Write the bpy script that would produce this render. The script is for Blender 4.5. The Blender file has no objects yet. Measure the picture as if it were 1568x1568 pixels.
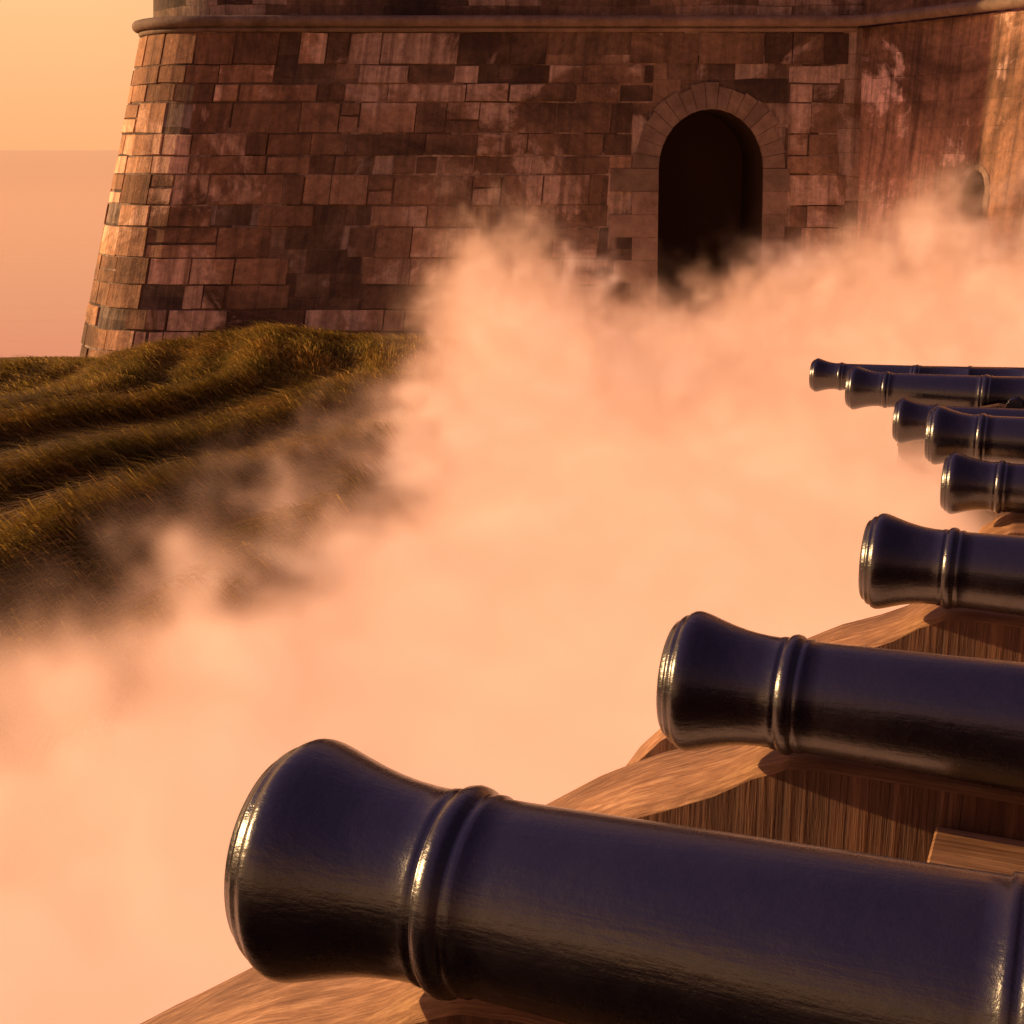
import bpy, bmesh, math, random
import numpy as np
from mathutils import Vector, Matrix, noise
random.seed(4); np.random.seed(4)
scene=bpy.context.scene
scene.view_settings.view_transform='Standard'
scene.view_settings.look='None'
scene.view_settings.exposure=0

# ------------------------------------------------------------ helpers
def link(o,parent=None):
    scene.collection.objects.link(o)
    if parent: o.parent=parent
    return o
def empty(name,loc=(0,0,0),rot=0):
    e=bpy.data.objects.new(name,None); e.location=loc; e.rotation_euler=(0,0,rot); e.empty_display_size=.3
    return link(e)
def mesh_obj(name,verts,faces,mat=None,parent=None,smooth=False):
    me=bpy.data.meshes.new(name); me.from_pydata([tuple(v) for v in verts],[],faces); me.update()
    if smooth: me.polygons.foreach_set('use_smooth',[True]*len(me.polygons))
    o=bpy.data.objects.new(name,me)
    if mat: me.materials.append(mat)
    return link(o,parent)
def fixn(o):
    bm=bmesh.new(); bm.from_mesh(o.data); bmesh.ops.recalc_face_normals(bm,faces=bm.faces); bm.to_mesh(o.data); bm.free()
def N(nt,t,**k):
    n=nt.nodes.new(t)
    for a,b in k.items(): setattr(n,a,b)
    return n
def mat_new(name):
    m=bpy.data.materials.new(name); m.use_nodes=True
    nt=m.node_tree; b=nt.nodes['Principled BSDF']
    return m,nt,b
def ramp(nt,stops,fac=None):
    r=N(nt,'ShaderNodeValToRGB'); e=r.color_ramp.elements
    while len(e)<len(stops): e.new(.5)
    for el,(p,c) in zip(e,stops): el.position=p; el.color=(*c,1) if len(c)==3 else c
    if fac is not None: nt.links.new(fac,r.inputs[0])
    return r
def noisen(nt,vec,scale,detail=4,rough=.6,dist=0):
    n=N(nt,'ShaderNodeTexNoise'); n.inputs['Scale'].default_value=scale; n.inputs['Detail'].default_value=detail
    n.inputs['Roughness'].default_value=rough; n.inputs['Distortion'].default_value=dist
    if vec is not None: nt.links.new(vec,n.inputs['Vector'])
    return n
def mapping(nt,vec,scale=(1,1,1),loc=(0,0,0)):
    m=N(nt,'ShaderNodeMapping'); m.inputs['Scale'].default_value=scale; m.inputs['Location'].default_value=loc
    nt.links.new(vec,m.inputs['Vector']); return m.outputs[0]
def mixc(nt,fac,a,b,bt='MIX'):
    m=N(nt,'ShaderNodeMix',data_type='RGBA',blend_type=bt)
    for s,v in ((0,fac),(6,a),(7,b)):
        if isinstance(v,(int,float)): m.inputs[s].default_value=v
        elif isinstance(v,tuple): m.inputs[s].default_value=(*v,1)
        else: nt.links.new(v,m.inputs[s])
    return m.outputs[2]
def mth(nt,op,a,b=0,c=None):
    n=N(nt,'ShaderNodeMath',operation=op)
    for s,v in ((0,a),(1,b),(2,c)):
        if v is None: continue
        if isinstance(v,(int,float)): n.inputs[s].default_value=v
        else: nt.links.new(v,n.inputs[s])
    return n.outputs[0]
def bump(nt,h,strength,dist,b,prev=None):
    n=N(nt,'ShaderNodeBump'); n.inputs['Strength'].default_value=strength; n.inputs['Distance'].default_value=dist
    nt.links.new(h,n.inputs['Height'])
    if prev is not None: nt.links.new(prev,n.inputs['Normal'])
    if b: nt.links.new(n.outputs[0],b.inputs['Normal'])
    return n.outputs[0]

# ------------------------------------------------------------ materials
def stone_mat(name,streak=0.0,tint=(1,1,1),island=False):
    m,nt,b=mat_new(name)
    uv=N(nt,'ShaderNodeUVMap').outputs[0]
    bfac=None
    if island:
        r=N(nt,'ShaderNodeNewGeometry').outputs['Random Per Island']
        bcol=r; bcol2=mth(nt,'FRACT',mth(nt,'MULTIPLY',r,37.3))
    else:
        wob=noisen(nt,uv,.8,2)
        wv=N(nt,'ShaderNodeVectorMath',operation='MULTIPLY_ADD'); nt.links.new(wob.outputs['Color'],wv.inputs[0])
        wv.inputs[1].default_value=(.2,.14,0); nt.links.new(uv,wv.inputs[2])
        br=N(nt,'ShaderNodeTexBrick'); nt.links.new(wv.outputs[0],br.inputs['Vector'])
        br.inputs['Color1'].default_value=(.5-.5*(1-streak),)*3+(1,); br.inputs['Color2'].default_value=(.5+.5*(1-streak),)*3+(1,); br.inputs['Mortar'].default_value=(.35,.35,.35,1)
        br.inputs['Scale'].default_value=1; br.inputs['Mortar Size'].default_value=.011; br.inputs['Mortar Smooth'].default_value=.7
        br.inputs['Brick Width'].default_value=1.35; br.inputs['Row Height'].default_value=.55; br.offset=.43; br.squash=.62; br.squash_frequency=3
        bcol=br.outputs['Color']; bcol2=bcol
    base=ramp(nt,[(0,(.150,.098,.066)),(.45,(.21,.140,.097)),(1,(.29,.198,.145))],bcol)
    b2=ramp(nt,[(0,(.14,.090,.060)),(1,(.275,.183,.13))],bcol2)
    c=mixc(nt,.5,base.outputs[0],b2.outputs[0])
    big=noisen(nt,mapping(nt,uv,(.17,.22,1),(1.3,.4,0)),1.0,6,.65,.8)
    bgs=mth(nt,'ADD',big.outputs[0],mth(nt,'MULTIPLY_ADD',bcol,.12,-.06))
    st=ramp(nt,[(.38,(.24,.20,.165)),(.5,(.66,.61,.56)),(.6,(1.08,1.03,1.0)),(.78,(1.5,1.45,1.42))],bgs)
    c=mixc(nt,1.0,c,st.outputs[0],'MULTIPLY')
    pv=noisen(nt,mapping(nt,uv,(.33,.36,1),(3.1,1.7,0)),1.0,6,.66,.5)
    pv2=mth(nt,'ADD',mth(nt,'MULTIPLY_ADD',bcol,.12,-.06),mth(nt,'MULTIPLY_ADD',bcol2,.10,-.05))
    pm=ramp(nt,[(.55,(0,0,0)),(.61,(1,1,1))],mth(nt,'ADD',pv.outputs[0],pv2))
    sv=noisen(nt,mapping(nt,uv,(4.2,.25,1)),1.0,6,.68,.35)
    pc=ramp(nt,[(.3,(.28,.20,.165)),(.7,(.56,.44,.39))],sv.outputs[0])
    c=mixc(nt,mth(nt,'MULTIPLY',pm.outputs[0],.68),c,pc.outputs[0])
    sr=ramp(nt,[(.34,(.36,.32,.30)),(.5,(1,1,1)),(.68,(1.42,1.35,1.3))],sv.outputs[0])
    c=mixc(nt,.5+streak*.45,c,sr.outputs[0],'MULTIPLY')
    fine=noisen(nt,uv,6,6,.74)
    fr=ramp(nt,[(.3,(.62,.62,.62)),(.7,(1.3,1.3,1.3))],fine.outputs[0])
    c=mixc(nt,1.0,c,fr.outputs[0],'MULTIPLY')
    c=mixc(nt,1.0,c,tint,'MULTIPLY')
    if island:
        # sunlit strip put into the colour: blocks brighten towards the rounded left corner
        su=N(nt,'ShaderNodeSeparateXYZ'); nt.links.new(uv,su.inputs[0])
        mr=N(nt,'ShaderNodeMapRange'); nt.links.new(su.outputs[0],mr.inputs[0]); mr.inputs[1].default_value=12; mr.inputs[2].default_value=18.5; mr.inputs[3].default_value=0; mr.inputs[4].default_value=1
        lit=ramp(nt,[(0,(1,1,1)),(1,(2.3,2.0,1.7))],mr.outputs[0])
        c=mixc(nt,1.0,c,lit.outputs[0],'MULTIPLY')
    nt.links.new(c,b.inputs['Base Color']); b.inputs['Roughness'].default_value=.85
    hh=mth(nt,'MULTIPLY_ADD',sv.outputs[0],.9,mth(nt,'MULTIPLY',fine.outputs[0],.8))
    bump(nt,hh,.75,.06,b)
    return m
M_stone=stone_mat('weathered_ashlar',tint=(.98,.93,.80))
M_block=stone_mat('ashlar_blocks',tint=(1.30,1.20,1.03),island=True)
M_stone2=stone_mat('streaked_render',streak=.85,tint=(2.5,2.15,1.95))
def plain_stone():
    m,nt,b=mat_new('dressed_stone')
    oc=N(nt,'ShaderNodeTexCoord').outputs['Object']
    oi=N(nt,'ShaderNodeNewGeometry').outputs['Random Per Island']
    n=noisen(nt,oc,2.2,6,.7)
    r=ramp(nt,[(.3,(.13,.083,.052)),(.7,(.29,.20,.14))],n.outputs[0])
    r2=ramp(nt,[(0,(.72,.72,.72)),(1,(1.15,1.1,1.08))],oi)
    nt.links.new(mixc(nt,1.0,r.outputs[0],r2.outputs[0],'MULTIPLY'),b.inputs['Base Color']); b.inputs['Roughness'].default_value=.85
    bump(nt,n.outputs[0],.7,.06,b); return m
M_dress=plain_stone()
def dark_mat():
    m,nt,b=mat_new('painted_shade_interior'); b.inputs['Base Color'].default_value=(.05,.025,.014,1); b.inputs['Roughness'].default_value=.95; b.inputs['Specular IOR Level'].default_value=.1; return m  # flat dark brown stands in for the shade inside the openings
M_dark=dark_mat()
def iron():
    m,nt,b=mat_new('painted_black_iron')
    oc=N(nt,'ShaderNodeTexCoord').outputs['Object']
    n=noisen(nt,oc,16,6,.72); n2=noisen(nt,mapping(nt,oc,(3,30,30)),2,4,.6); n3=noisen(nt,oc,2.6,6,.75)
    r=ramp(nt,[(.35,(.003,.002,.005)),(.75,(.011,.007,.014))],n3.outputs[0])
    nt.links.new(r.outputs[0],b.inputs['Base Color'])
    rr=ramp(nt,[(.3,(.17,)*3),(.7,(.38,)*3)],mth(nt,'MULTIPLY_ADD',n3.outputs[0],.5,mth(nt,'MULTIPLY',n.outputs[0],.5))); nt.links.new(rr.outputs[0],b.inputs['Roughness'])
    b.inputs['Specular IOR Level'].default_value=.95
    b.inputs['Coat Weight'].default_value=.35; b.inputs['Coat Roughness'].default_value=.18
    hh=mth(nt,'MULTIPLY_ADD',n2.outputs[0],.7,n.outputs[0])
    bump(nt,hh,.45,.005,b); return m
M_iron=iron()
def wood(name,dark=1.0):
    m,nt,b=mat_new(name)
    oc=N(nt,'ShaderNodeTexCoord').outputs['Object']
    geo=N(nt,'ShaderNodeNewGeometry')
    vt=noisen(nt,mapping(nt,oc,(1.1,34,10)),1.3,6,.65,.12)
    vs=noisen(nt,mapping(nt,oc,(30,30,1.2)),1.0,6,.65,.3)
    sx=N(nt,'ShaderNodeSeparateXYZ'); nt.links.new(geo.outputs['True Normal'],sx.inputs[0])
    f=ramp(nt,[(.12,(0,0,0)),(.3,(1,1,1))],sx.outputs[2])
    bw_=N(nt,'ShaderNodeMix',data_type='FLOAT'); nt.links.new(f.outputs[0],bw_.inputs[0]); nt.links.new(vs.outputs[0],bw_.inputs[2]); nt.links.new(vt.outputs[0],bw_.inputs[3])
    bw=bw_.outputs[0]
    c=ramp(nt,[(.32,(.16*dark,.080*dark,.034*dark)),(.5,(.29*dark,.160*dark,.076*dark)),(.68,(.50*dark,.32*dark,.175*dark))],bw)
    big=noisen(nt,oc,1.6,3); br=ramp(nt,[(.3,(.6,.55,.55)),(.7,(1.25,1.2,1.2))],big.outputs[0])
    cc=mixc(nt,1.0,c.outputs[0],br.outputs[0],'MULTIPLY')
    dk=ramp(nt,[(0,(.40,.29,.23)),(1,(1.35,1.25,1.15))],f.outputs[0])  # sunlit tops and shaded sides put into the timber colour
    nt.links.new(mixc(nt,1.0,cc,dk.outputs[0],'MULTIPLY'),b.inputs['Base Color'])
    b.inputs['Roughness'].default_value=.65
    bump(nt,bw,.8,.025,b); return m
M_wood=wood('weathered_timber'); M_wood2=wood('carriage_timber',.5); M_deck=wood('dark_deck',.16)  # deck made dark to keep its reflection out of the barrels
def soil():
    m,nt,b=mat_new('grassy_earth')
    oc=N(nt,'ShaderNodeTexCoord').outputs['Object']
    n=noisen(nt,mapping(nt,oc,(3,.7,1)),2.5,6,.65); n2=noisen(nt,oc,.3,3)
    r=ramp(nt,[(.3,(.11,.075,.020)),(.7,(.24,.17,.05))],n.outputs[0])
    r2=ramp(nt,[(.3,(.75,.7,.7)),(.7,(1.2,1.15,1))],n2.outputs[0])
    nt.links.new(mixc(nt,1.0,r.outputs[0],r2.outputs[0],'MULTIPLY'),b.inputs['Base Color']); b.inputs['Roughness'].default_value=.95
    bump(nt,n.outputs[0],1,.1,b); return m
M_soil=soil()
def grassm():
    m,nt,b=mat_new('dry_grass')
    oi=N(nt,'ShaderNodeNewGeometry').outputs['Random Per Island']
    oc=N(nt,'ShaderNodeTexCoord').outputs['Object']
    n=noisen(nt,oc,.5,2)
    r=ramp(nt,[(0,(.23,.175,.04)),(.6,(.46,.32,.075)),(1,(.80,.53,.15))],oi)
    r2=ramp(nt,[(.3,(.72,.76,.6)),(.7,(1.25,1.15,1))],n.outputs[0])
    c=mixc(nt,1.0,r.outputs[0],r2.outputs[0],'MULTIPLY')
    nt.links.new(c,b.inputs['Base Color']); b.inputs['Roughness'].default_value=.4
    tr=N(nt,'ShaderNodeBsdfTranslucent'); nt.links.new(c,tr.inputs[0])
    mx=N(nt,'ShaderNodeMixShader'); mx.inputs[0].default_value=.5
    nt.links.new(b.outputs[0],mx.inputs[1]); nt.links.new(tr.outputs[0],mx.inputs[2])
    nt.links.new(mx.outputs[0],nt.nodes['Material Output'].inputs[0]); return m
M_grass=grassm()
def seam():
    m,nt,b=mat_new('sea_water')
    oc=N(nt,'ShaderNodeTexCoord').outputs['Object']
    n=noisen(nt,mapping(nt,oc,(.02,.12,1)),1,5,.6)
    b.inputs['Base Color'].default_value=(.98,.32,.25,1); b.inputs['Roughness'].default_value=.12  # pink dusk haze over the water put into the base colour
    b.inputs['IOR'].default_value=3.0; b.inputs['Specular Tint'].default_value=(1,.70,.76,1)
    bump(nt,n.outputs[0],.06,1.0,b); return m
M_sea=seam()

# ------------------------------------------------------------ camera
F=2178/1568*36
cam=bpy.data.cameras.new('camera'); cam.lens=F; cam.sensor_width=36; cam.clip_start=.05; cam.clip_end=60000
co=bpy.data.objects.new('camera',cam); link(co); scene.camera=co
TH=math.atan(555/2178); co.location=(0,0,0); co.rotation_euler=(math.pi/2-TH,0,0)

# ------------------------------------------------------------ light
AZ=math.radians(76); EL=math.radians(14)
sd=Vector((-math.sin(AZ)*math.cos(EL),math.cos(AZ)*math.cos(EL),math.sin(EL)))
sun=bpy.data.lights.new('sun','SUN'); sun.energy=5; sun.angle=math.radians(.6); sun.color=(1,.61,.28)
so=bpy.data.objects.new('sun',sun); so.rotation_euler=sd.to_track_quat('Z','Y').to_euler(); link(so)
w=bpy.data.worlds.new('World'); scene.world=w; w.use_nodes=True; nt=w.node_tree
bg=nt.nodes['Background']; sky=N(nt,'ShaderNodeTexSky',sky_type='NISHITA'); sky.sun_disc=False
sky.sun_elevation=EL; sky.sun_rotation=-AZ; sky.dust_density=2.0; sky.air_density=1.0; sky.ozone_density=3
tc=N(nt,'ShaderNodeTexCoord').outputs['Generated']; sx=N(nt,'ShaderNodeSeparateXYZ'); nt.links.new(tc,sx.inputs[0])
# dusk haze: warm low band on the sunward side, dim violet dusk opposite (divided by the 0.1 strength)
hz=ramp(nt,[(0,(1.08,.47,.20)),(.1,(1.08,.60,.265)),(.25,(.88,.40,.23)),(.45,(.42,.22,.27)),(.75,(.27,.16,.34))],sx.outputs[2])
az_=ramp(nt,[(0,(.12,.10,.11)),(.35,(.26,.19,.18)),(.55,(.75,.72,.72)),(.74,(1,1,1))],mth(nt,'MULTIPLY_ADD',mth(nt,'ADD',mth(nt,'MULTIPLY',sx.outputs[0],sd.x),mth(nt,'MULTIPLY',sx.outputs[1],sd.y)),.5,.5))
hzz=mixc(nt,1.0,hz.outputs[0],az_.outputs[0],'MULTIPLY')
hz10=mixc(nt,1.0,hzz,(10,10,10),'MULTIPLY')
hf=ramp(nt,[(0,(.98,)*3),(.25,(.9,)*3),(.8,(.8,)*3)],sx.outputs[2])
t=mixc(nt,hf.outputs[0],sky.outputs[0],hz10)
nt.links.new(t,bg.inputs[0]); bg.inputs[1].default_value=.1

# ------------------------------------------------------------ terrain
def sm(a,b,x):
    t=np.clip((x-a)/(b-a),0,1); return t*t*(3-2*t)
def xb(y): return np.interp(y,[0,6,8,11,14,17,20,28,33],[-5,-4,-3.1,-2.9,-2.1,-1.9,-1.7,-1.6,-1.2])
def npn(x,y,s,seed=0):
    v=0
    for i,(a,b,c) in enumerate([(1,.3,0),(-.4,1.1,2),(.8,-.9,4),(1.7,.9,1),(-1.3,1.9,5)]):
        v=v+np.sin((a*x+b*y)*s+c+seed*1.7)/(1+.4*i)
    return v/3
def fline(y): return .30*y+1.0*np.sin(y*.33+.4)
def dfline(y): return .30+.33*np.cos(y*.33+.4)
def terr(x,y):
    z=np.interp(y,[-30,0,7,9,14,20,26,30,34,38,60],[-4.2,-4.4,-4.3,-4.0,-3.85,-4.0,-4.2,-4.2,-4.5,-5.0,-5.0])
    z=z+.30*np.exp(-((x+4.5)/3.2)**2-((y-30)/3.5)**2)
    z=z-.40*sm(-6,-9.5,x)*sm(20,28,y)
    d=x-(xb(y)+.5)
    q=x-fline(y)+.9*npn(x,y,.22)+.25*npn(x,y,.7,4)
    rid=.5+.5*np.sin(q*2.3); rid=rid**1.7
    rid2=.5+.5*np.sin(q*5.7+1.8*npn(x,y,.4,3)+1)
    fade=sm(33,25,y)*sm(.2,-2,d)
    z=z+fade*(.50*rid*(.8+.4*npn(x,y,.35,7))+.17*rid2-.25)+.03*npn(x,y,1.9,2)
    z=z-2.6*sm(0,2.2,d)*sm(33,30,y)
    cl=sm(38,39.2,y)*sm(-7.5,-9,x)
    cl=np.maximum(cl,sm(60,62,y)); cl=np.maximum(cl,sm(-48,-52,x))
    return z-11*cl
xs=np.concatenate([np.linspace(-60,-16,40)[:-1],np.arange(-16,3,.1),np.linspace(3,45,60)])
ys=np.concatenate([np.linspace(-30,5,30)[:-1],np.arange(5,42,.12),np.linspace(42,64,30)])
X,Y=np.meshgrid(xs,ys); Z=terr(X,Y)
nx,ny=len(xs),len(ys)
V=np.stack([X.ravel(),Y.ravel(),Z.ravel()],1)
idx=np.arange(nx*ny).reshape(ny,nx)
Fc=np.stack([idx[:-1,:-1].ravel(),idx[:-1,1:].ravel(),idx[1:,1:].ravel(),idx[1:,:-1].ravel()],1)
mesh_obj('ground_terrain',V.tolist(),Fc.tolist(),M_soil,smooth=True)
s=30000
mesh_obj('sea',[(-s,-s,-15),(s,-s,-15),(s,s,-15),(-s,s,-15)],[(0,1,2,3)],M_sea)

# grass blades
n=270000
gx=np.random.uniform(-13,-.8,n); gy=9+26*np.random.rand(n)**.9
k=(gx<xb(gy)+.3)&(gx>-.40*gy-1.0)
gx,gy=gx[k],gy[k]
k=~((gy>33)&(gx>-9.5)); gx,gy=gx[k],gy[k]; n=len(gx)
gz=terr(gx,gy)-.02
den=npn(gx,gy,1.3,5)
L=np.random.uniform(.22,.75,n)*(1+.4*den)*np.where(gy>31,.3,1)
fa=np.arctan2(-np.ones(n),-dfline(gy)-.2)
a=fa+np.random.normal(0,.12,n)+.4*npn(gx,gy,.9,9)
lean=np.random.uniform(.9,1.38,n)
dx,dy=np.cos(a),np.sin(a)
wv=np.random.uniform(.003,.007,n)*(1+gy/22)
pa=a+np.random.uniform(.8,2.3,n); px,py=np.cos(pa)*wv,np.sin(pa)*wv
def pt(t,bend,sgn,ww):
    h=L*t*np.cos(lean*bend); r=L*t*np.sin(lean*bend)
    return np.stack([gx+dx*r+sgn*px*ww,gy+dy*r+sgn*py*ww,gz+h],1)
P=np.stack([pt(0,.5,-1,1),pt(0,.5,1,1),pt(.55,.75,1,.8),pt(.55,.75,-1,.8),pt(1,1.05,0,0)],1).reshape(-1,3)
me=bpy.data.meshes.new('grass'); b0=np.arange(n)*5
q=np.stack([b0,b0+1,b0+2,b0+3],1); tr=np.stack([b0+3,b0+2,b0+4],1)
loops=np.concatenate([q.ravel(),tr.ravel()]).astype(np.int32)
me.vertices.add(n*5); me.vertices.foreach_set('co',P.ravel().astype(np.float32))
me.loops.add(len(loops)); me.loops.foreach_set('vertex_index',loops)
me.polygons.add(2*n)
ls=np.concatenate([np.arange(n)*4,4*n+np.arange(n)*3]).astype(np.int32)
me.polygons.foreach_set('loop_start',ls)
me.update(calc_edges=True); me.validate()
me.materials.append(M_grass); link(bpy.data.objects.new('grass',me))

# ------------------------------------------------------------ fortress
fort=empty('stone_fortress')
def loft(name,rings,mat,parent,cap=True,smooth=False):
    m=len(rings[0]); verts=[p for r in rings for p in r]; faces=[]; 
    for i in range(len(rings)-1):
        for j in range(m):
            faces.append((i*m+j,i*m+(j+1)%m,(i+1)*m+(j+1)%m,(i+1)*m+j))
    if cap:
        faces.append(tuple(range(m))[::-1]); faces.append(tuple((len(rings)-1)*m+j for j in range(m)))
    o=mesh_obj(name,verts,faces,mat,parent)
    me=o.data; uvl=me.uv_layers.new(name='UVMap')
    cum=[0]
    for j in range(m): 
        a=Vector(rings[0][j]); b=Vector(rings[0][(j+1)%m]); cum.append(cum[-1]+(b-a).length)
    for p in me.polygons:
        side=p.index<(len(rings)-1)*m
        j0=p.index%m
        for li,vi in zip(p.loop_indices,p.vertices):
            v=me.vertices[vi].co
            if side:
                jj=vi%m; u=cum[jj] if jj==j0 else cum[j0+1]
                uvl.data[li].uv=(u,v.z)
            else: uvl.data[li].uv=(v.x,v.y)
    return o
def plan(z,r,xs,yf,xr):
    pts=[]
    cx,cy=xs+r,yf+r
    pts.append((xs+.3,50,z)); 
    for i in range(17):
        a=math.pi+ (math.pi/2)*i/16
        pts.append((cx+r*math.cos(a),cy+r*math.sin(a),z))
    pts+= [(xr,yf,z),(xr+4,yf+2,z),(xr+4,50,z)]
    return pts
def lerpplan(t):
    z=-4.5+t*7.22
    return plan(z,2.6-.45*t,-10.75+1.75*t,33.4+1.1*t,7.86+.08*t)
tower=loft('tower_wall',[lerpplan(t) for t in (-.24,0,.25,.5,.75,1.0)],M_stone,fort)
upper=loft('upper_wall',[plan(2.72,2.1,-8.78,34.75,7.98),plan(8.0,2.1,-8.5,35.0,7.98)],M_stone,fort)
def bast(z,off):
    nx_,ny_=-.894,-.447
    return [(7.95+nx_*off,34.6+ny_*off+.3,z),(13.2+nx_*off,24.1+ny_*off,z),(20,27.5,z),(16,42,z),(9.5,42,z)]
bastion=loft('curtain_wall',[bast(-6.2,.62),bast(-4.5,.5),bast(2.72,0)],M_stone2,fort)
bu=loft('curtain_upper_wall',[bast(2.72,-.2),bast(7.6,-.25)],M_stone2,fort)
for o in (tower,upper,bastion,bu): fixn(o)
def arch_profile(w,zb,zs,seg=16,rise=None):
    r=w/2; rise=rise or r
    pts=[(-r,zb),(r,zb)]
    for i in range(seg+1):
        a=math.pi*i/seg; pts.append((r*math.cos(a),zs+rise*math.sin(a)))
    return pts
def arch_cut(target,center,dirx,normal,w,zb,zs,depth,rise=None):
    pr=arch_profile(w,zb,zs,rise=rise); D=Vector(dirx); Nn=Vector(normal); C=Vector(center)
    m=len(pr); vs=[]
    for off in (1.5,-depth):
        for x,z in pr:
            p=C+D*x+Nn*off; vs.append((p.x,p.y,z))
    fs=[tuple(range(m)),tuple(range(m,2*m))]+[(j,(j+1)%m,m+(j+1)%m,m+j) for j in range(m)]
    c=mesh_obj('cutter',vs,fs,M_dark); fixn(c)
    md=target.modifiers.new('b','BOOLEAN'); md.object=c; md.operation='DIFFERENCE'; md.solver='EXACT'
    bpy.context.view_layer.update()
    dg=bpy.context.evaluated_depsgraph_get()
    nm=bpy.data.meshes.new_from_object(target.evaluated_get(dg)); target.modifiers.clear(); target.data=nm
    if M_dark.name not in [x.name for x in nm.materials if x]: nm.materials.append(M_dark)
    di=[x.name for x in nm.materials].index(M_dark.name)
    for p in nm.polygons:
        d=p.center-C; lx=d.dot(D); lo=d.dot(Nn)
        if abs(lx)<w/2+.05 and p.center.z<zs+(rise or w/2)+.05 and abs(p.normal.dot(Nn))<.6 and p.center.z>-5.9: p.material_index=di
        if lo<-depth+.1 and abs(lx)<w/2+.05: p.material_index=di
    bpy.data.objects.remove(c)
DX,DW,DZS=4.62,2.42,-.42
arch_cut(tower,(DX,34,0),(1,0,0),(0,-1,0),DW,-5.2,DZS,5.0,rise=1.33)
WD=Vector((.437,-.8994,0)); WN=Vector((-.8994,-.437,0))
WC=Vector((9.95,30.785,0))
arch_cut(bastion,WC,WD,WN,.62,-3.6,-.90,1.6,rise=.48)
def facey(z): return 33.4+1.1*(z+4.5)/7.22
def surf(u,z):
    """u runs leftwards from the right corner; returns point and outward normal"""
    t=(z+4.5)/7.22
    r=2.6-.45*t; xs_=-10.75+1.75*t; yf=33.4+1.1*t; xr=7.86+.08*t
    Lf=xr-(xs_+r); U0=16.0
    us=u*Lf/U0 if u<U0 else Lf
    if u<U0: return Vector((xr-us,yf,z)),Vector((0,-1,.15)).normalized()
    a=(u-U0)/(2.45*math.pi/2)
    if a<=1:
        al=a*math.pi/2; n=Vector((-math.sin(al),-math.cos(al),0))
        return Vector((xs_+r+n.x*r,yf+r+n.y*r,z)),n
    return Vector((xs_+.0,yf+r+(u-U0-2.45*math.pi/2),z)),Vector((-1,0,0))
vs=[];fs=[];uvs=[]
rnd=random.Random(11)
def block(u0,u1,z0,z1,pr):
    g=.006
    u0+=g*rnd.uniform(.3,1.4);u1-=g*rnd.uniform(.3,1.4);z0+=g*rnd.uniform(.3,1.4);z1-=g*rnd.uniform(.3,1.4)
    k=max(1,int((u1-u0)/.35)) if u1>15.8 else max(1,int((u1-u0)/.5))
    b=len(vs); bv=.02
    j=[rnd.uniform(-.02,.02) for _ in range(4)]
    for i in range(k+1):
        f=i/k; u=u0+(u1-u0)*f
        w_=rnd.uniform(-.008,.008)
        for lv in range(4):
            if lv in (0,3):
                z=z0 if lv==0 else z1; off=-.04; uu=u
            else:
                z=(z0+bv+j[0]*(1-f)+j[1]*f+w_) if lv==1 else (z1-bv+j[2]*(1-f)+j[3]*f+w_); off=pr; uu=u+(bv+j[0] if i==0 else -bv+j[3] if i==k else 0)
            p,nn=surf(uu,z); p=p+nn*off; vs.append(tuple(p)); uvs.append((uu,z))
    for i in range(k):
        for lv in range(3):
            a0=b+i*4+lv; fs.append((a0,a0+1,a0+5,a0+4))
    fs.append((b,b+3,b+2,b+1)); e=b+k*4; fs.append((e,e+1,e+2,e+3))
def ux(x,zz):
    t=(zz+4.5)/7.22; xr=7.86+.08*t; Lf=xr-(-10.75+1.75*t+2.6-.45*t); return (xr-x)*16/Lf
z=-5.2
while z<2.6:
    h=rnd.choice([.34,.42,.5,.56,.62,.7]); z1=min(z+h,2.62)
    if 2.62-z1<.25: z1=2.62
    u=rnd.uniform(0,.4)
    while u<24:
        wd=rnd.choice([.55,.75,.95,1.2,1.5,1.9])*rnd.uniform(.85,1.15)
        if u>15.2: wd=min(wd,1.0)
        u1=u+wd
        segs=[(u,u1)]
        if z<1.55:
            hw=1.95 if z1<DZS+.2 else 1.85 if z<.5 else 1.35
            a_,b_=ux(DX+(1.75 if z1>DZS-.3 else 1.85),z),ux(DX-(hw+(.45 if z1<DZS else 0)),z)
            if u1>a_ and u<b_:
                segs=[]
                if u<a_-.12: segs.append((u,a_))
                if u1>b_+.12: segs.append((b_,u1))
        for s0,s1 in segs:
            if rnd.random()<.88:
                if h>.5 and rnd.random()<.2:
                    zm=z+(z1-z)*rnd.uniform(.4,.6); block(s0,s1,z,zm,rnd.uniform(.01,.04)); block(s0,s1,zm,z1,rnd.uniform(.01,.04))
                else: block(s0,s1,z,z1,rnd.uniform(.01,.045))
        u=u1
    z=z1
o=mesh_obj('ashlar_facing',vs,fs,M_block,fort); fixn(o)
uvl=o.data.uv_layers.new(name='UVMap')
for p in o.data.polygons:
    for li,vi in zip(p.loop_indices,p.vertices): uvl.data[li].uv=uvs[vi]

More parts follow.
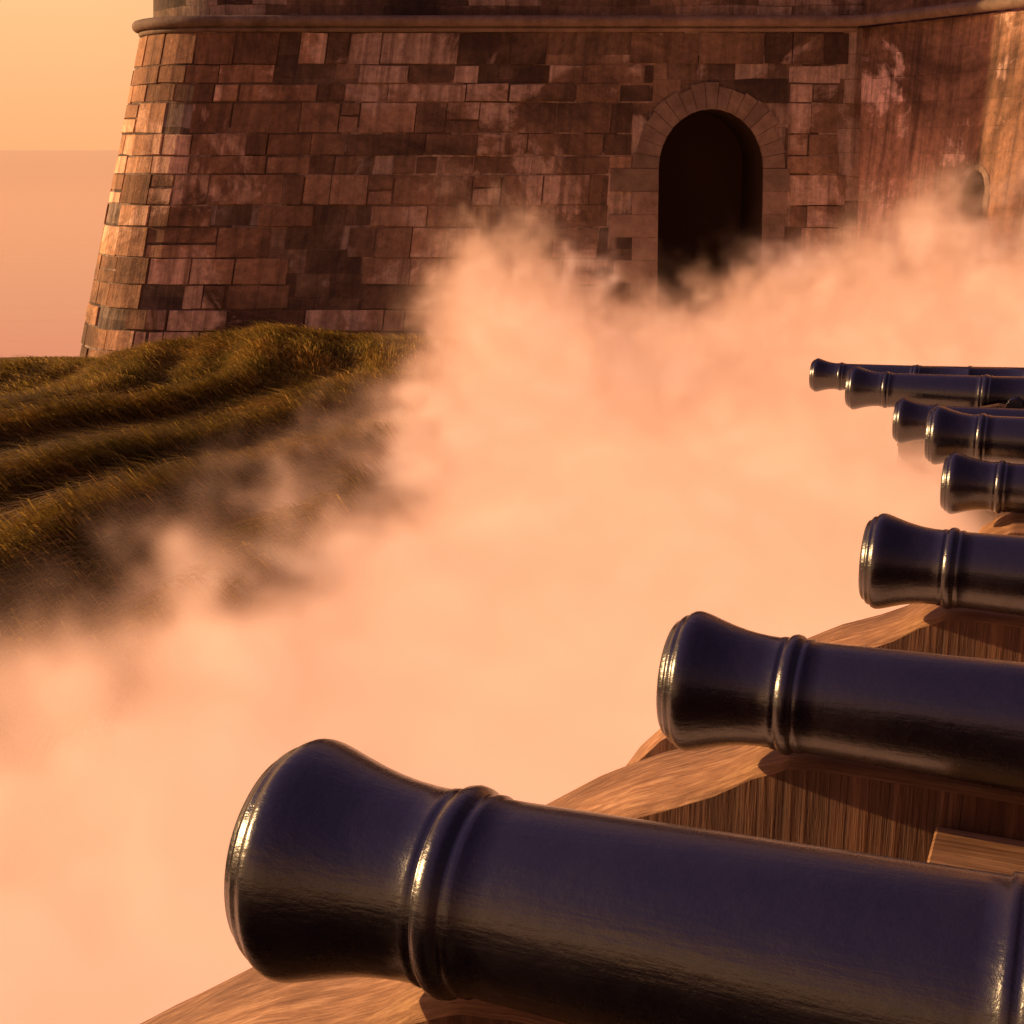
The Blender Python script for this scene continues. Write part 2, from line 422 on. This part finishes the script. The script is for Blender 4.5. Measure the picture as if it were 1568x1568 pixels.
def surround(name,C,D,Nn,w,zb,zs,rise,t,proud,nv,yfun=None,jh=.5):
    vs=[];fs=[]
    def prism(quad):
        b=len(vs); pj=proud+random.uniform(-.012,.012)
        for off in (pj,-.25):
            for x,z in quad:
                base=Vector(C)+Vector(D)*x+Vector(Nn)*off
                if yfun: base.y=yfun(z)+Vector(Nn).y*off
                else:
                    base+=Vector(Nn)*(.5*(2.72-z)/7.22)
                vs.append((base.x,base.y,z))
        fs.extend([(b,b+1,b+2,b+3),(b+7,b+6,b+5,b+4)]+[(b+j,b+4+j,b+4+(j+1)%4,b+(j+1)%4) for j in range(4)])
    r=w/2; g=.004
    for i in range(nv):
        a0=math.pi*i/nv+g; a1=math.pi*(i+1)/nv-g
        tt=t*random.uniform(.9,1.2)
        prism([(r*math.cos(a0),zs+rise*math.sin(a0)),((r+tt)*math.cos(a0),zs+(rise+tt)*math.sin(a0)),((r+tt)*math.cos(a1),zs+(rise+tt)*math.sin(a1)),(r*math.cos(a1),zs+rise*math.sin(a1))])
    z=zs-.01; i=0
    while z-jh>zb:
        for sgn in (-1,1):
            ww=t*(random.uniform(1.8,2.4) if (i+(sgn>0))%2==0 and jh>.3 and sgn<0 else random.uniform(.95,1.2))
            prism([(sgn*r,z),(sgn*(r+ww),z),(sgn*(r+ww),z-jh+.006),(sgn*r,z-jh+.006)])
        z-=jh; i+=1
    o=mesh_obj(name,vs,fs,M_dress,fort); fixn(o)
surround('gate_arch_stones',(DX,34,0),(1,0,0),(0,-1,0),DW+.02,-5,DZS,1.335,.52,.05,17,facey,.52)
surround('window_surround',WC,WD,WN,.63,-3.6,-.90,.485,.13,.015,9,None,.28)
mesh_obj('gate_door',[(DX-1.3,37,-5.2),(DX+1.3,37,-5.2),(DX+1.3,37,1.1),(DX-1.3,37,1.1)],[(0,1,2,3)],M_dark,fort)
def cornice(name,pts,rad,z,mat):
    cu=bpy.data.curves.new(name,'CURVE'); cu.dimensions='3D'; cu.bevel_depth=rad; cu.bevel_resolution=4
    sp=cu.splines.new('POLY'); sp.points.add(len(pts)-1)
    for i,p in enumerate(pts): sp.points[i].co=(p[0],p[1],z,1)
    cu.materials.append(mat); o=bpy.data.objects.new(name,cu); link(o,fort)
pl=plan(0,2.2,-9.1,34.42,7.95)[:19]
cornice('cornice_roll',pl,.125,2.86,M_dress)
cornice('cornice_fillet',plan(0,2.15,-9.02,34.48,7.95)[:19],.06,2.68,M_dress)
bp=[(7.93,34.75),(13.2,24.05)]
cornice('curtain_cornice_roll',[(p[0]+WN.x*.08,p[1]+WN.y*.08) for p in bp],.125,2.87,M_dress)
vs=[];fs=[]
for i in range(9):
    x0=-7.6+i*1.75
    bb=len(vs)
    for x in (x0,x0+1.1):
        for y in (35.0,35.6):
            for z in (8.0,9.0): vs.append((x,y,z))
    fs+=[(bb,bb+1,bb+3,bb+2),(bb+4,bb+6,bb+7,bb+5),(bb,bb+4,bb+5,bb+1),(bb+2,bb+3,bb+7,bb+6),(bb+1,bb+5,bb+7,bb+3),(bb,bb+2,bb+6,bb+4)]
mesh_obj('merlons',vs,fs,M_dress,fort)

# ------------------------------------------------------------ cannons
AX=Vector((.926,-.378,0)); AN=Vector((.378,.926,0)); ROT=math.atan2(-.378,.926)
PR=[(.75,.0),(.75,.085),(-.060,.09),(-.073,.10),(-.079,.15),(-.076,.176),(-.068,.188),(-.058,.193),(-.053,.197),(-.050,.204),(-.042,.209),(-.034,.210),(-.029,.213),(-.024,.220),(-.012,.2255),(0,.2265),(.014,.2245),(.035,.2185),(.07,.207),(.11,.195),(.15,.1855),(.19,.179),(.23,.1755),(.265,.1745),(.272,.178),(.284,.179),(.290,.176),(.296,.181),(.304,.188),(.318,.191),(.332,.188),(.340,.181),(.346,.177),(.352,.180),(.366,.180),(.372,.175),(.42,.1755),(.8,.186),(1.2,.197),(1.235,.198),(1.240,.205),(1.255,.205),(1.262,.201),(1.27,.208),(1.285,.214),(1.305,.214),(1.32,.208),(1.328,.202),(1.336,.206),(1.35,.206),(1.356,.201),(1.7,.215),(1.93,.222),(1.94,.232),(1.96,.236),(1.98,.232),(1.99,.226),(2.4,.243),(2.62,.25),(2.63,.262),(2.66,.27),(2.70,.27),(2.72,.26),(2.735,.245),(2.77,.20),(2.80,.13),(2.82,.075),(2.85,.05),(2.88,.048),(2.91,.07),(2.95,.085),(2.99,.08),(3.03,.05),(3.04,0)]
def revolve(seg=96):
    vs=[];fs=[]
    for s_,r in PR:
        for i in range(seg):
            a=2*math.pi*i/seg; vs.append((s_,r*math.cos(a),r*math.sin(a)))
    for k_ in range(len(PR)-1):
        for i in range(seg):
            fs.append((k_*seg+i,k_*seg+(i+1)%seg,(k_+1)*seg+(i+1)%seg,(k_+1)*seg+i))
    me=bpy.data.meshes.new('barrel'); me.from_pydata(vs,[],fs)
    bm=bmesh.new(); bm.from_mesh(me); bmesh.ops.remove_doubles(bm,verts=bm.verts,dist=1e-5)
    r=bmesh.ops.create_cone(bm,cap_ends=True,segments=24,radius1=.075,radius2=.075,depth=.74,matrix=Matrix.Translation((1.6,0,-.03))@Matrix.Rotation(math.pi/2,4,'X'))
    bmesh.ops.recalc_face_normals(bm,faces=bm.faces)
    for f in bm.faces: f.smooth=len(f.verts)<10
    bm.to_mesh(me); bm.free(); me.materials.append(M_iron)
    return me
BAR=revolve()
def extr(poly,y0,y1,name,mat):
    m=len(poly); vs=[(x,y0,z) for x,z in poly]+[(x,y1,z) for x,z in poly]
    fs=[tuple(range(m)),tuple(range(m,2*m))[::-1]]+[(j,(j+1)%m,m+(j+1)%m,m+j) for j in range(m)]
    me=bpy.data.meshes.new(name); me.from_pydata(vs,[],fs)
    bm=bmesh.new(); bm.from_mesh(me); bmesh.ops.recalc_face_normals(bm,faces=bm.faces)
    bmesh.ops.bevel(bm,geom=[e for e in bm.edges],offset=.008,segments=1,affect='EDGES'); bm.to_mesh(me); bm.free()
    me.materials.append(mat); return me
cheek=[(1.15,-.82),(1.15,-.1),(1.45,-.02),(1.75,-.05),(1.95,-.12),(1.95,-.25),(2.2,-.25),(2.2,-.38),(2.45,-.38),(2.45,-.5),(2.75,-.5),(2.75,-.82),(2.3,-.82),(2.15,-.72),(1.75,-.72),(1.6,-.82)]
CH1=extr(cheek,-.37,-.27,'cheek',M_wood2); CH2=extr(cheek,.27,.37,'cheek',M_wood2)
BED=extr([(1.2,-.6),(1.2,-.5),(2.7,-.5),(2.7,-.6)],-.265,.265,'bed',M_wood2)
def wheelmesh():
    bm=bmesh.new()
    for x in (1.35,2.5):
        for y in (-.44,.44):
            bmesh.ops.create_cone(bm,cap_ends=True,segments=28,radius1=.17,radius2=.17,depth=.1,matrix=Matrix.Translation((x,y,-.83))@Matrix.Rotation(math.pi/2,4,'X'))
        bmesh.ops.create_cone(bm,cap_ends=True,segments=12,radius1=.05,radius2=.05,depth=1.06,matrix=Matrix.Translation((x,0,-.83))@Matrix.Rotation(math.pi/2,4,'X'))
    me=bpy.data.meshes.new('trucks'); bm.to_mesh(me); bm.free(); me.materials.append(M_wood2); return me
WH=wheelmesh()
C=[((-.380,2.44,-1.298)),((.590,4.32,-1.664)),((1.74,6.44,-1.88)),((3.20,10.03,-2.34)),((3.26,10.7,-2.12)),((3.85,13.8,-2.59)),((3.58,14.7,-2.41)),((4.12,19.06,-2.95))]
for i,c in enumerate(C):
    e=empty('cannon',c,ROT)
    for nm,me in (('barrel',BAR),('carriage_cheek',CH1),('carriage_cheek',CH2),('carriage_bed',BED),('carriage_trucks',WH)):
        o=bpy.data.objects.new(nm,me); link(o,e)
def sill(c,shift,n0,n1,wid=14,steep=False):
    prof=[(-1.55,-1.75),(-1.3,-1.35),(-1.05,-1.06),(-.75,-.83),(-.5,-.66),(-.24,-.51),(-.05,-.43),(.08,-.365),(.2,-.28),(.31,-.225),(.42,-.212),(.7,-.215),(1.1,-.218)]
    if steep: prof=[(-.02,-.9),(.02,-.5)]+[p for p in prof if p[0]>=.08]
    P2=[]
    for k_ in range(len(prof)-1):
        for j in range(4):
            t_=j/4; P2.append((prof[k_][0]*(1-t_)+prof[k_+1][0]*t_,prof[k_][1]*(1-t_)+prof[k_+1][1]*t_))
    P2.append(prof[-1])
    vs=[];m=len(P2)
    for q_ in range(wid+1):
        t_=q_/wid; y=n0+(n1-n0)*t_
        rd=.03*(max(0,1-t_/.12)**2+max(0,(t_-.88)/.12)**2)
        for s_,z in P2:
            nn=noise.noise(Vector((s_*2+c[0],y*3+c[1],z)))*.022
            vs.append((s_+shift,y,z-rd+nn*(1 if s_<.3 else .2)))
    fs=[(q_*m+k_,q_*m+k_+1,(q_+1)*m+k_+1,(q_+1)*m+k_) for q_ in range(wid) for k_ in range(m-1)]
    for q_,y in ((0,n0),(wid,n1)):
        b=len(vs)
        for k_,(s_,z) in enumerate(P2): vs.append((s_+shift,y,-2.2))
        for k_ in range(m-1): fs.append((q_*m+k_,q_*m+k_+1,b+k_+1,b+k_))
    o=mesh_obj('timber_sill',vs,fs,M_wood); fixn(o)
    o.location=c; o.rotation_euler=(0,0,ROT)
    for p in o.data.polygons: p.use_smooth=p.index<wid*(m-1)
    if not steep:
        le=extr([(.78,-.95),(.78,-.36),(1.6,-.36),(1.6,-.95)],n0-.28,n0-.004,'ledge',M_wood)
        l=bpy.data.objects.new('ledge',le); link(l,o)
for i,c in enumerate(C):
    if i<3: sill(c,0,0,.6)
    elif i==3: sill(c,.12,-.3,.3,steep=True)
    elif i in (4,6): sill(c,1.5,-.2,.25,steep=True)
    else: sill(c,1.5,-.2,.6,steep=True)
rows=[(-.392-9*.378,2.44-9*.926,-1.0)]+[C[0],C[1],C[2],C[3],C[5],C[7]]+[(4.13+.9*.378,19.06+.9*.926,-3.0)]  # unseen deck extended under the camera to block light from below the barrels
vs=[];fs=[]
for c in rows:
    c=Vector(c); 
    for s_,z in ((1.12,-9),(1.12,c.z-1.0),(6.5,c.z-1.0),(6.5,-9)):
        p=c+AX*s_; vs.append((p.x,p.y,z))
for i in range(len(rows)-1):
    for j in range(4): fs.append((i*4+j,i*4+(j+1)%4,i*4+4+(j+1)%4,i*4+4+j))
fs+=[(0,1,2,3),tuple(4*(len(rows)-1)+j for j in (3,2,1,0))]
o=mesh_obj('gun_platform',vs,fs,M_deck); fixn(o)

# ------------------------------------------------------------ smoke (voxel volume)
def smoke():
    g=bpy.data.node_groups.new('smoke_gen','GeometryNodeTree')
    g.interface.new_socket('Geometry',in_out='INPUT',socket_type='NodeSocketGeometry')
    g.interface.new_socket('Geometry',in_out='OUTPUT',socket_type='NodeSocketGeometry')
    out=g.nodes.new('NodeGroupOutput')
    L_=g.links
    def setin(sock,v):
        if isinstance(v,(int,float)): sock.default_value=v
        else: L_.new(v,sock)
    def M(op,a,b=0,c=None):
        n=g.nodes.new('ShaderNodeMath'); n.operation=op; setin(n.inputs[0],a); setin(n.inputs[1],b)
        if c is not None: setin(n.inputs[2],c)
        return n.outputs[0]
    def SS(v,a,b,lo=0,hi=1):
        n=g.nodes.new('ShaderNodeMapRange'); n.interpolation_type='SMOOTHSTEP'; setin(n.inputs[0],v)
        n.inputs[1].default_value=a; n.inputs[2].default_value=b; n.inputs[3].default_value=lo; n.inputs[4].default_value=hi
        return n.outputs[0]
    def FC(v,pts):
        x0,x1=pts[0][0],pts[-1][0]; ylo=min(p[1] for p in pts); yhi=max(p[1] for p in pts)
        n=g.nodes.new('ShaderNodeMapRange'); n.inputs[1].default_value=x0; n.inputs[2].default_value=x1; setin(n.inputs[0],v)
        cnode=g.nodes.new('ShaderNodeFloatCurve'); cv=cnode.mapping.curves[0]
        nm=[((p[0]-x0)/(x1-x0),(p[1]-ylo)/(yhi-ylo)) for p in pts]
        cv.points[0].location=nm[0]; cv.points[1].location=nm[-1]
        for p in nm[1:-1]: cv.points.new(*p)
        cnode.mapping.update(); L_.new(n.outputs[0],cnode.inputs[1])
        return M('MULTIPLY_ADD',cnode.outputs[0],yhi-ylo,ylo)
    def NZ(scale,detail,rough,off,zs=1.0,dist=.4):
        vm=g.nodes.new('ShaderNodeVectorMath'); vm.operation='MULTIPLY_ADD'; L_.new(pos,vm.inputs[0]); vm.inputs[1].default_value=(1,1,zs); vm.inputs[2].default_value=(off,off*.7,off*1.3)
        n=g.nodes.new('ShaderNodeTexNoise'); L_.new(vm.outputs[0],n.inputs['Vector']); n.inputs['Scale'].default_value=scale; n.inputs['Detail'].default_value=detail; n.inputs['Roughness'].default_value=rough
        n.inputs['Distortion'].default_value=dist
        return M('MULTIPLY_ADD',n.outputs[0],2,-1)
    pos=g.nodes.new('GeometryNodeInputPosition').outputs[0]
    sp=g.nodes.new('ShaderNodeSeparateXYZ'); L_.new(pos,sp.inputs[0]); x,y,z=sp.outputs
    n1=NZ(.42,4,.55,0,dist=.8); n2=NZ(.5,5,.6,17.3); n3=NZ(.9,5,.62,5.1,dist=1.4)
    far=SS(y,19,27)
    topfar=FC(x,[(-4,-3.2),(-2,-1.8),(-.3,-.6),(1.0,-1.2),(2.2,-2.0),(4,-1.8),(6,-1.1),(8,-.25),(10,.3),(14,.8)])
    tn=M('MULTIPLY',far,M('SUBTRACT',topfar,-3.05))
    top=M('ADD',tn,-3.05)
    amp=M('MULTIPLY_ADD',far,2.5,.3)
    lft=SS(x,-.3,-2.6); amp=M('ADD',amp,M('MULTIPLY',lft,.9))
    top=M('ADD',top,M('MULTIPLY',lft,.3))
    top=M('ADD',top,M('MULTIPLY',n1,amp)); top=M('ADD',top,M('MULTIPLY',n3,M('MULTIPLY',amp,.8)))
    dz=M('DIVIDE',M('SUBTRACT',top,z),M('MULTIPLY_ADD',far,3.0,1.1))
    a=SS(dz,0,1); a=M('MULTIPLY',a,a)
    xbn=FC(y,[(2,-9),(6,-5.7),(8,-3.7),(11,-3.3),(14,-2.6),(17,-2.2),(20,-1.9),(28,-1.8),(34,-1.4)])
    dxx=M('ADD',M('SUBTRACT',x,xbn),M('MULTIPLY',n2,2.1)); dxx=M('ADD',dxx,M('MULTIPLY',n3,1.3))
    b=SS(dxx,-.6,1.6); b=M('POWER',b,1.5)
    d=M('MULTIPLY',a,b)
    d=M('MULTIPLY',d,SS(y,2.7,3.6))
    d=M('MULTIPLY',d,SS(y,33.6,32.5))
    vr=M('MULTIPLY_ADD',SS(y,6,18),1.6,1.0)
    d=M('MULTIPLY',d,M('MAXIMUM',M('MULTIPLY_ADD',n3,vr,1.0),.04))
    d=M('MAXIMUM',M('SUBTRACT',d,.004),0)
    vc=g.nodes.new('GeometryNodeVolumeCube'); L_.new(d,vc.inputs['Density']); vc.inputs['Background'].default_value=0
    vc.inputs['Min'].default_value=(-9,2.6,-5.6); vc.inputs['Max'].default_value=(14,34,2.6)
    vc.inputs['Resolution X'].default_value=168; vc.inputs['Resolution Y'].default_value=228; vc.inputs['Resolution Z'].default_value=60
    m=bpy.data.materials.new('gun_smoke'); m.use_nodes=True; nt=m.node_tree; nt.nodes.clear()
    o=N(nt,'ShaderNodeOutputMaterial'); at=N(nt,'ShaderNodeAttribute',attribute_name='density')
    mu=mth(nt,'MULTIPLY',at.outputs['Fac'],1.9)
    SC=(.97,.66,.47,1)
    sc=N(nt,'ShaderNodeVolumeScatter'); sc.inputs['Color'].default_value=SC; sc.inputs['Anisotropy'].default_value=.1; nt.links.new(mu,sc.inputs['Density'])
    ab=N(nt,'ShaderNodeVolumeAbsorption'); ab.inputs['Color'].default_value=SC; nt.links.new(mu,ab.inputs['Density'])
    # emission stands in for multiple scattering: dense core glows more than thin edges
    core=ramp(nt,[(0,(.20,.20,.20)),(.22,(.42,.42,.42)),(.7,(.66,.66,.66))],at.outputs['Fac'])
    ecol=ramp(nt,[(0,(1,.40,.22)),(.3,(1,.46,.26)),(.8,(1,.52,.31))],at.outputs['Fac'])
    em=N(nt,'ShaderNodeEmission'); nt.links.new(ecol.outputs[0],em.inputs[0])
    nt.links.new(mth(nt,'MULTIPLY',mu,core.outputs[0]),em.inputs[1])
    ad=N(nt,'ShaderNodeAddShader'); nt.links.new(sc.outputs[0],ad.inputs[0]); nt.links.new(em.outputs[0],ad.inputs[1])
    ad2=N(nt,'ShaderNodeAddShader'); nt.links.new(ad.outputs[0],ad2.inputs[0]); nt.links.new(ab.outputs[0],ad2.inputs[1]); nt.links.new(ad2.outputs[0],o.inputs['Volume'])
    m.cycles.volume_step_rate=4.0
    smt=g.nodes.new('GeometryNodeSetMaterial'); smt.inputs['Material'].default_value=m
    L_.new(vc.outputs[0],smt.inputs[0]); L_.new(smt.outputs[0],out.inputs[0])
    me=bpy.data.meshes.new('smoke'); me.from_pydata([(0,0,0)],[],[]); me.materials.append(m)
    ob=bpy.data.objects.new('smoke_cloud',me); link(ob)
    md=ob.modifiers.new('smoke','NODES'); md.node_group=g
smoke()
